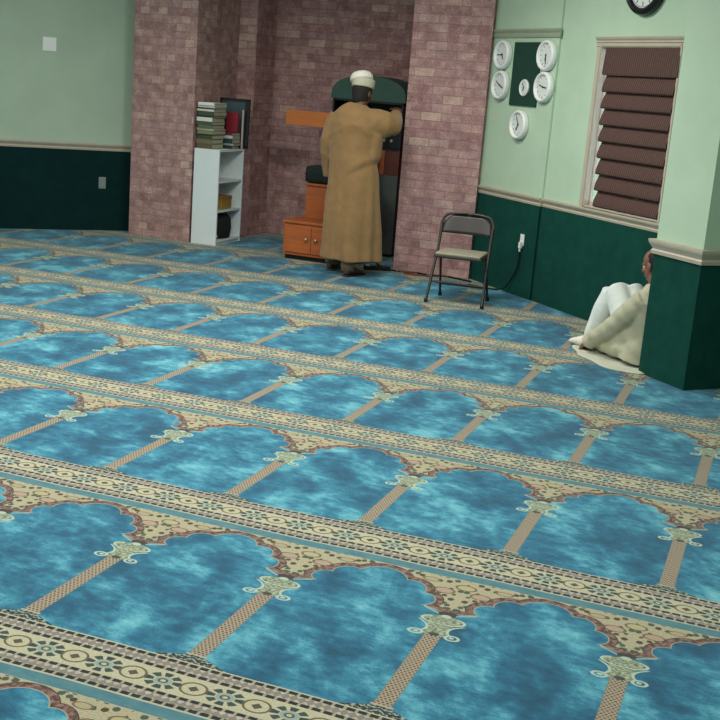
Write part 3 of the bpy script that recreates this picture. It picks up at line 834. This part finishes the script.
# --- robed man, back to the viewer
mx, my = -1.70, 7.03
man = None
def build_man():
    b = MB()
    fwd = Vector((.10, 1, 0)).normalized()
    hc = Vector((-1.672, 7.075, 1.645))
    P = head(b, hc, (.28, 1, -.18), (.02, .18, 1), 1.04)
    b.loft([(-1.672, 7.02, 1.44), (-1.67, 7.03, 1.52), (-1.668, 7.05, 1.60)], [.060, .056, .055], n=16)
    # torso
    b.loft([(-1.69, 7.02, .88), (-1.69, 7.02, 1.05), (-1.69, 7.02, 1.25), (-1.69, 7.01, 1.40), (-1.68, 7.02, 1.47)],
           [(.15, .10), (.14, .095), (.165, .11), (.17, .10), (.10, .07)], n=20)
    # legs
    for sx, fx, fy in ((-1, -1.885, 7.14), (1, -1.635, 6.93)):
        hip = (-1.69+sx*.08, 7.02, .90); kn = (-1.70+sx*.085, 7.05 if sx < 0 else 7.03, .50)
        b.loft([hip, ((hip[0]+kn[0])/2, 7.03, .70), kn, ((kn[0]+fx)/2, (kn[1]+fy)/2, .28), (fx, fy, .09), (fx, fy+.01, .05)],
               [.088, .075, .056, .052, .037, .036], n=16)
        foot(b, (fx, fy-.025, .012), (-.12 if sx < 0 else .25, 1, 0))
    # left arm hangs
    b.loft([(-1.87, 7.02, 1.43), (-1.93, 7.02, 1.28), (-1.955, 7.02, 1.15), (-1.95, 7.07, 1.0), (-1.945, 7.12, .88)], [.05, .046, .042, .036, .028], n=14)
    hand(b, (-1.945, 7.12, .86), (.0, .18, -1), (-1, 0, 0), 1, .6)
    # right arm lifted, elbow out, hand up at the cabinet
    b.loft([(-1.51, 7.03, 1.45), (-1.42, 7.06, 1.44), (-1.34, 7.12, 1.41), (-1.37, 7.24, 1.45), (-1.42, 7.36, 1.50)], [.05, .046, .042, .036, .028], n=14)
    hand(b, (-1.425, 7.37, 1.505), (-.35, .9, .25), (.2, -.2, 1), -1, .8)
    o = obj('person', b, M['skin'], remesh=.0065, sm=2)
    return o, P
man, Pm = build_man()
tag(man, 'man standing with his back turned in a long tan robe and white cap', 'person')
def cworld(name, mb, mat, par, **k): return obj(name, mb, mat, par, world=False, **k)
MATS[man.name] = Matrix()
# robe
def robe():
    b = MB()
    def sh(th, p):
        k = max(0, min(1, (1.25-p.z)/.8))
        return 1 + k*(.055*math.sin(5*th+1.0+p.z*1.2) + .035*math.sin(9*th+.6) + .02*math.sin(13*th+2.2-p.z))
    zz = [.145, .19, .30, .45, .60, .75, .90, 1.02, 1.15, 1.27, 1.38, 1.45, 1.505, 1.55]
    cx = [-1.665, -1.665, -1.668, -1.67, -1.672, -1.675, -1.68, -1.69, -1.70, -1.70, -1.695, -1.69, -1.685, -1.68]
    cy = [7.04, 7.04, 7.04, 7.035, 7.03, 7.03, 7.03, 7.02, 7.02, 7.02, 7.01, 7.01, 7.015, 7.02]
    ra = [.285, .282, .272, .266, .258, .248, .236, .225, .218, .224, .228, .205, .150, .082]
    rb = [.215, .212, .205, .20, .19, .18, .17, .155, .15, .155, .150, .130, .105, .075]
    b.loft([(x, y, z) for x, y, z in zip(cx, cy, zz)], list(zip(ra, rb)), n=72, cap=False, shape=sh)
    # left sleeve
    b.loft([(-1.86, 7.02, 1.425), (-1.915, 7.02, 1.33), (-1.945, 7.01, 1.22), (-1.962, 7.03, 1.10), (-1.957, 7.07, .98), (-1.948, 7.10, .885)],
           [.085, .078, .070, .060, .055, .056], n=24, cap=False)
    # right sleeve
    b.loft([(-1.58, 7.02, 1.405), (-1.49, 7.03, 1.400), (-1.41, 7.06, 1.385), (-1.355, 7.11, 1.38), (-1.38, 7.20, 1.42), (-1.42, 7.30, 1.47)],
           [(.115, .10), (.125, .095), (.115, .085), (.085, .07), (.068, .062), (.062, .058)], side=(0, 0, 1), n=24, cap=False)
    # drape under the raised arm
    b.loft([(-1.52, 7.03, 1.36), (-1.49, 7.03, 1.24), (-1.50, 7.03, 1.08), (-1.54, 7.03, .92)], [(.075, .08), (.06, .08), (.055, .08), (.045, .07)], n=20)
    return b
def fold_disp(c, n):
    z = c.z
    k = max(0, min(1, (1.2-z)/.7))
    # long slanting folds running down from the right hip
    t = (c.x+1.66)*14 + (z-.9)*5.5
    d = .007*k*math.sin(t*1.6+.4) if c.x > -1.75 else .004*k*math.sin((c.x+1.9)*40)
    # gathered folds round the waist and upper back
    d += .009*math.exp(-((z-1.02-(c.x+1.6)*.55)/.05)**2)*math.exp(-((c.x+1.56)/.13)**2)
    d -= .009*math.exp(-((z-.965-(c.x+1.6)*.55)/.035)**2)*math.exp(-((c.x+1.56)/.14)**2)
    d += .005*math.exp(-((z-1.38+abs(c.x+1.66)*.5)/.03)**2)
    d += .006*noise.noise(Vector((c.x*7, c.y*7, c.z*2.5)))
    d += .004*noise.noise(Vector((c.x*16, c.y*16, c.z*14)))*(1 if c.x < -1.87 or c.x > -1.5 and z > 1.2 else .3)
    return d
obj('robe', robe(), M['robe'], man, remesh=.009, sm=4, disp=fold_disp)
obj('trouser_hem', MB().loft([(-1.882, 7.14, .075), (-1.86, 7.13, .20)], [.058, .070], n=20, cap=False), M['brtrous'], man, smooth=True)
obj('trouser_hem', MB().loft([(-1.635, 6.93, .05), (-1.645, 6.95, .20)], [.056, .075], n=20, cap=False), M['brtrous'], man, smooth=True)
# cap sits on the head, tilted
rr, ff, uu = frame((.28, 1, -.18), (.02, .18, 1))
mc = Matrix((tuple(rr)+(0,), tuple(ff)+(0,), tuple(uu)+(0,), (0, 0, 0, 1))).transposed()
mc.translation = Pm(0, -.008, .046)
mc = mc @ Matrix.Scale(1.12, 4)
obj('cap_band', MB().lathe([(.086, 0), (.090, .01), (.091, .06), (.088, .068), (.07, .069)], 40).xf(Matrix.Scale(1.06, 4, (0, 1, 0))).xf(mc), M['capband'], man, smooth=True)
obj('cap_crown', MB().lathe([(.089, .062), (.092, .075), (.089, .10), (.074, .122), (.045, .134), (.001, .138)], 40).xf(Matrix.Scale(1.06, 4, (0, 1, 0))).xf(Matrix.Translation((.02, 0, 0)) @ Matrix.Rotation(-.30, 4, 'Y') @ Matrix.Translation((-.02, 0, -.0))).xf(mc), M['cap'], man, smooth=True)
hr = MB().loft([Pm(0, -.022, -.055), Pm(0, -.018, -.02), Pm(0, -.012, .02), Pm(0, -.010, .06)], [(.068, .072), (.081, .087), (.087, .099), (.087, .10)], side=rr, n=28)
obj('hair', hr, M['hair'], man, smooth=True)
eyes(man, Pm, .97)
for fx, fy, dx in ((-1.885, 7.115, -.12), (-1.635, 6.905, .25)):
    d = Vector((dx, 1, 0)).normalized(); sd = Vector((d.y, -d.x, 0)); h = Vector((fx, fy, 0))
    pts = [(-.035, -.02), (.035, -.02), (.045, .10), (.052, .20), (.035, .265), (-.03, .265), (-.048, .20), (-.042, .10)]
    so = obj('sandal_sole', MB().prism([tuple((h + sd*a + d*b_)[:2]) for a, b_ in pts], 0.0, .014), M['sock'] if dx < 0 else M['sole'], man)
# paper slip in the raised hand
sl = obj('paper_slip', MB().box(-.06, .06, -.001, .001, -.012, .012), M['white']); sl.location = (-1.80, 8.40, 1.300); sl.rotation_euler = (PI/2, -.7, 0)
tag(sl, 'small white paper slip in the open cabinet compartment below the raised elbow', 'paper')

# --- seated person beside the pier
DF = Vector((-r2, r2, 0)); DN = Vector((-r2, -r2, 0))          # facing, his left (towards viewer)
SB = Vector((1.335, 5.015, 0))                                  # hips
def Q(f, l, z): return tuple(SB + DF*f + DN*l + Vector((0, 0, z)))
def build_sit():
    b = MB()
    P = head(b, Q(.035, .035, .69), DF*1 + DN*.25 + Vector((0, 0, -.25)), (0, 0, 1), .95)
    b.loft([Q(-.03, .03, .48), Q(-.01, .03, .55), Q(.015, .035, .61)], [.055, .052, .052], n=14)
    b.loft([Q(0, 0, .09), Q(-.01, 0, .22), Q(-.02, .01, .36), Q(-.03, .02, .47), Q(-.02, .02, .53)], [(.12, .10), (.12, .09), (.13, .09), (.14, .085), (.09, .06)], side=DN, n=20)
    for l, kf, kl, af, al in ((.08, .37, .080, .49, .14), (-.07, .34, -.03, .46, .01)):
        b.loft([Q(.02, l, .10), Q(kf*.55, (l+kl)/2, .28), Q(kf, kl, .460), Q((kf+af)/2, (kl+al)/2, .27), Q(af, al, .09)], [.075, .068, .046, .048, .036], n=14)
        foot(b, Q(af-.03, al, .014), DF)
    for sgn in (1, -1):
        b.loft([Q(.0, sgn*.12, .43), Q(.11, .02+sgn*.15, .32), Q(.23, .04+sgn*.155, .205), Q(.35, .06+sgn*.15, .12), Q(.44, .08+sgn*.14, .070)], [.045, .042, .038, .034, .026], n=14)
        hand(b, Q(.45, .08+sgn*.135, .066), DF*.8 - DN*.35*sgn + Vector((0, 0, -.25)), DN*sgn*.7 + Vector((0, 0, .6)), -sgn, .7, .95)
    return obj('person', b, M['skin2'], remesh=.0065, sm=2), P
sit, Psit = build_sit()
MATS[sit.name] = Matrix()
tag(sit, 'person in cream tunic and white trousers sitting with knees up against the green pier', 'person')
eyes(sit, Psit, .95)
hh = MB().loft([Psit(0, -.04, -.02), Psit(0, -.034, .03), Psit(0, -.030, .08), Psit(0, -.028, .105)], [(.066, .060), (.077, .076), (.070, .072), (.045, .045)], side=-DN, n=24)
obj('hair', hh, M['hair'], sit, smooth=True)
tr = MB()
for l, kf, kl, af, al in ((.08, .37, .080, .49, .14), (-.07, .34, -.03, .46, .01)):
    tr.loft([Q(.02, l, .11), Q(kf*.55, (l+kl)/2, .285), Q(kf-.01, kl, .472), Q(kf+.025, kl, .44), Q((kf+af)/2+.01, (kl+al)/2, .27), Q(af, al, .12), Q(af, al, .075)],
            [.105, .098, .082, .080, .078, .064, .062], n=22, cap=True)
so_ = MB()
for kf, al in ((.49, .14), (.46, .01)):
    so_.loft([Q(kf-.03, al, .05), Q(kf+.03, al, .058), Q(kf+.10, al, .048), Q(kf+.17, al, .034), Q(kf+.205, al, .026)], [(.040, .038), (.043, .050), (.048, .040), (.052, .028), (.046, .022)], side=DN, n=18)
    obj('sock', so_, M['cap'], sit, smooth=True); so_ = MB()
obj('trousers', tr, M['trous'], sit, remesh=.009, sm=3, disp=lambda c, n: .010*noise.noise(Vector((c.x*13, c.y*13, c.z*6))))
kt = MB()
kt.loft([Q(.03, 0, .045), Q(.02, 0, .12), Q(0, 0, .24), Q(-.01, .01, .36), Q(-.02, .02, .46), Q(-.01, .02, .53), Q(.0, .025, .585)],
        [(.22, .16), (.20, .15), (.165, .13), (.165, .125), (.17, .11), (.13, .085), (.07, .065)], side=DN, n=30, cap=False)
for sgn in (1, -1):
    kt.loft([Q(-.02, sgn*.11, .47), Q(.09, .02+sgn*.15, .345), Q(.21, .04+sgn*.155, .225), Q(.34, .06+sgn*.15, .135), Q(.42, .08+sgn*.14, .080)],
            [.085, .078, .070, .060, .054], n=22, cap=False)
kt.loft([Q(.03, .08, .22), Q(.16, .10, .15), Q(.28, .12, .11)], [(.105, .105), (.105, .10), (.085, .06)], side=DN, n=20)
kt.loft([Q(.02, .10, .11), Q(.15, .12, .10), Q(.28, .12, .08), Q(.38, .11, .05)], [(.10, .08), (.10, .075), (.09, .06), (.06, .03)], side=DN, n=20)
obj('tunic', kt, M['kurta'], sit, remesh=.009, sm=3, disp=lambda c, n: .007*noise.noise(Vector((c.x*12+c.z*8, c.y*12, c.z*9))) + .0025*math.sin(c.z*60+c.x*40))
# cloth spread under the person
cl = MB(); n = 40; vs, fs = [], []
for k in range(2):
    for j in range(13):
        for i in range(n):
            th = 2*PI*i/n; rr_ = j/12
            R_ = (1 + .10*math.sin(3*th+1) + .06*math.sin(7*th))
            p = Vector(Q(.19 + .38*rr_*R_*math.cos(th), .14 + .22*rr_*R_*math.sin(th), 0))
            zz = .004 + .008*(noise.noise(p*9)+.4)*(1 if rr_ > .2 else .3)
            p.z = max(.002, zz)+.005 if k else .0008
            vs.append(tuple(p))
o1 = 13*n
for j in range(12):
    for i in range(n):
        a, b_ = j*n+i, j*n+(i+1) % n
        fs.append((a, a+n, b_+n, b_)); fs.append((o1+a, o1+b_, o1+b_+n, o1+a+n))
for i in range(n):
    a, b_ = 12*n+i, 12*n+(i+1) % n; fs.append((a, o1+a, o1+b_, b_))
co_ = obj('floor_cloth', cl.add(vs, fs), cloth('cream_cotton_cloth', 'b4b9a6', 'c4c8b6'), smooth=True)
tag(co_, 'pale cloth spread on the carpet under the seated person', 'cloth')

# ------------------------------------------------------------ light
def area(name, loc, sx, sy, e, col=(1, .97, .9)):
    l = bpy.data.lights.new(name, 'AREA'); l.shape = 'RECTANGLE'; l.size = sx; l.size_y = sy; l.energy = e*1.06; l.color = col
    o = bpy.data.objects.new(name, l); o.location = loc; COL.objects.link(o); return o
for i, (x, y, e) in enumerate([(-.9, 5.0, 82), (-1.2, 2.2, 70), (-3.6, 2.6, 45), (-3.8, 5.2, 30), (1.0, 1.2, 55), (-1.5, -1.5, 60), (1.6, -2.5, 50), (-5.2, -.5, 50)]):
    area('ceiling_lamp', (x, y, H-.02), 1.2, .6, e)
w = bpy.data.worlds.new('world'); bpy.context.scene.world = w; w.use_nodes = True
w.node_tree.nodes['Background'].inputs[0].default_value = (.85, .93, 1, 1)
w.node_tree.nodes['Background'].inputs[1].default_value = 6.0

# ------------------------------------------------------------ camera
f, pitch, roll, yaw = 1150.2366, .2338, .0781, -.3454
Fv = Vector((math.sin(yaw)*math.cos(pitch), math.cos(yaw)*math.cos(pitch), -math.sin(pitch)))
R0 = Vector((math.cos(yaw), -math.sin(yaw), 0)); U0 = R0.cross(Fv)
Rv = R0*math.cos(roll) + U0*math.sin(roll); Uv = -R0*math.sin(roll) + U0*math.cos(roll)
cam = bpy.data.cameras.new('camera'); co = bpy.data.objects.new('camera', cam); COL.objects.link(co)
mt = Matrix((tuple(Rv)+(0,), tuple(Uv)+(0,), tuple(-Fv)+(0,), (0, 0, 0, 1))).transposed()
mt.translation = (2.0740, -2.8478, 1.7130)
co.matrix_world = mt
cam.sensor_width = 36; cam.lens = 36*f/720; cam.clip_start = .05
sc = bpy.context.scene; sc.camera = co
vs_ = sc.view_settings; vs_.view_transform = 'Standard'; vs_.look = 'None'; vs_.gamma = 1; vs_.use_curve_mapping = False
vs_.exposure = 0.0
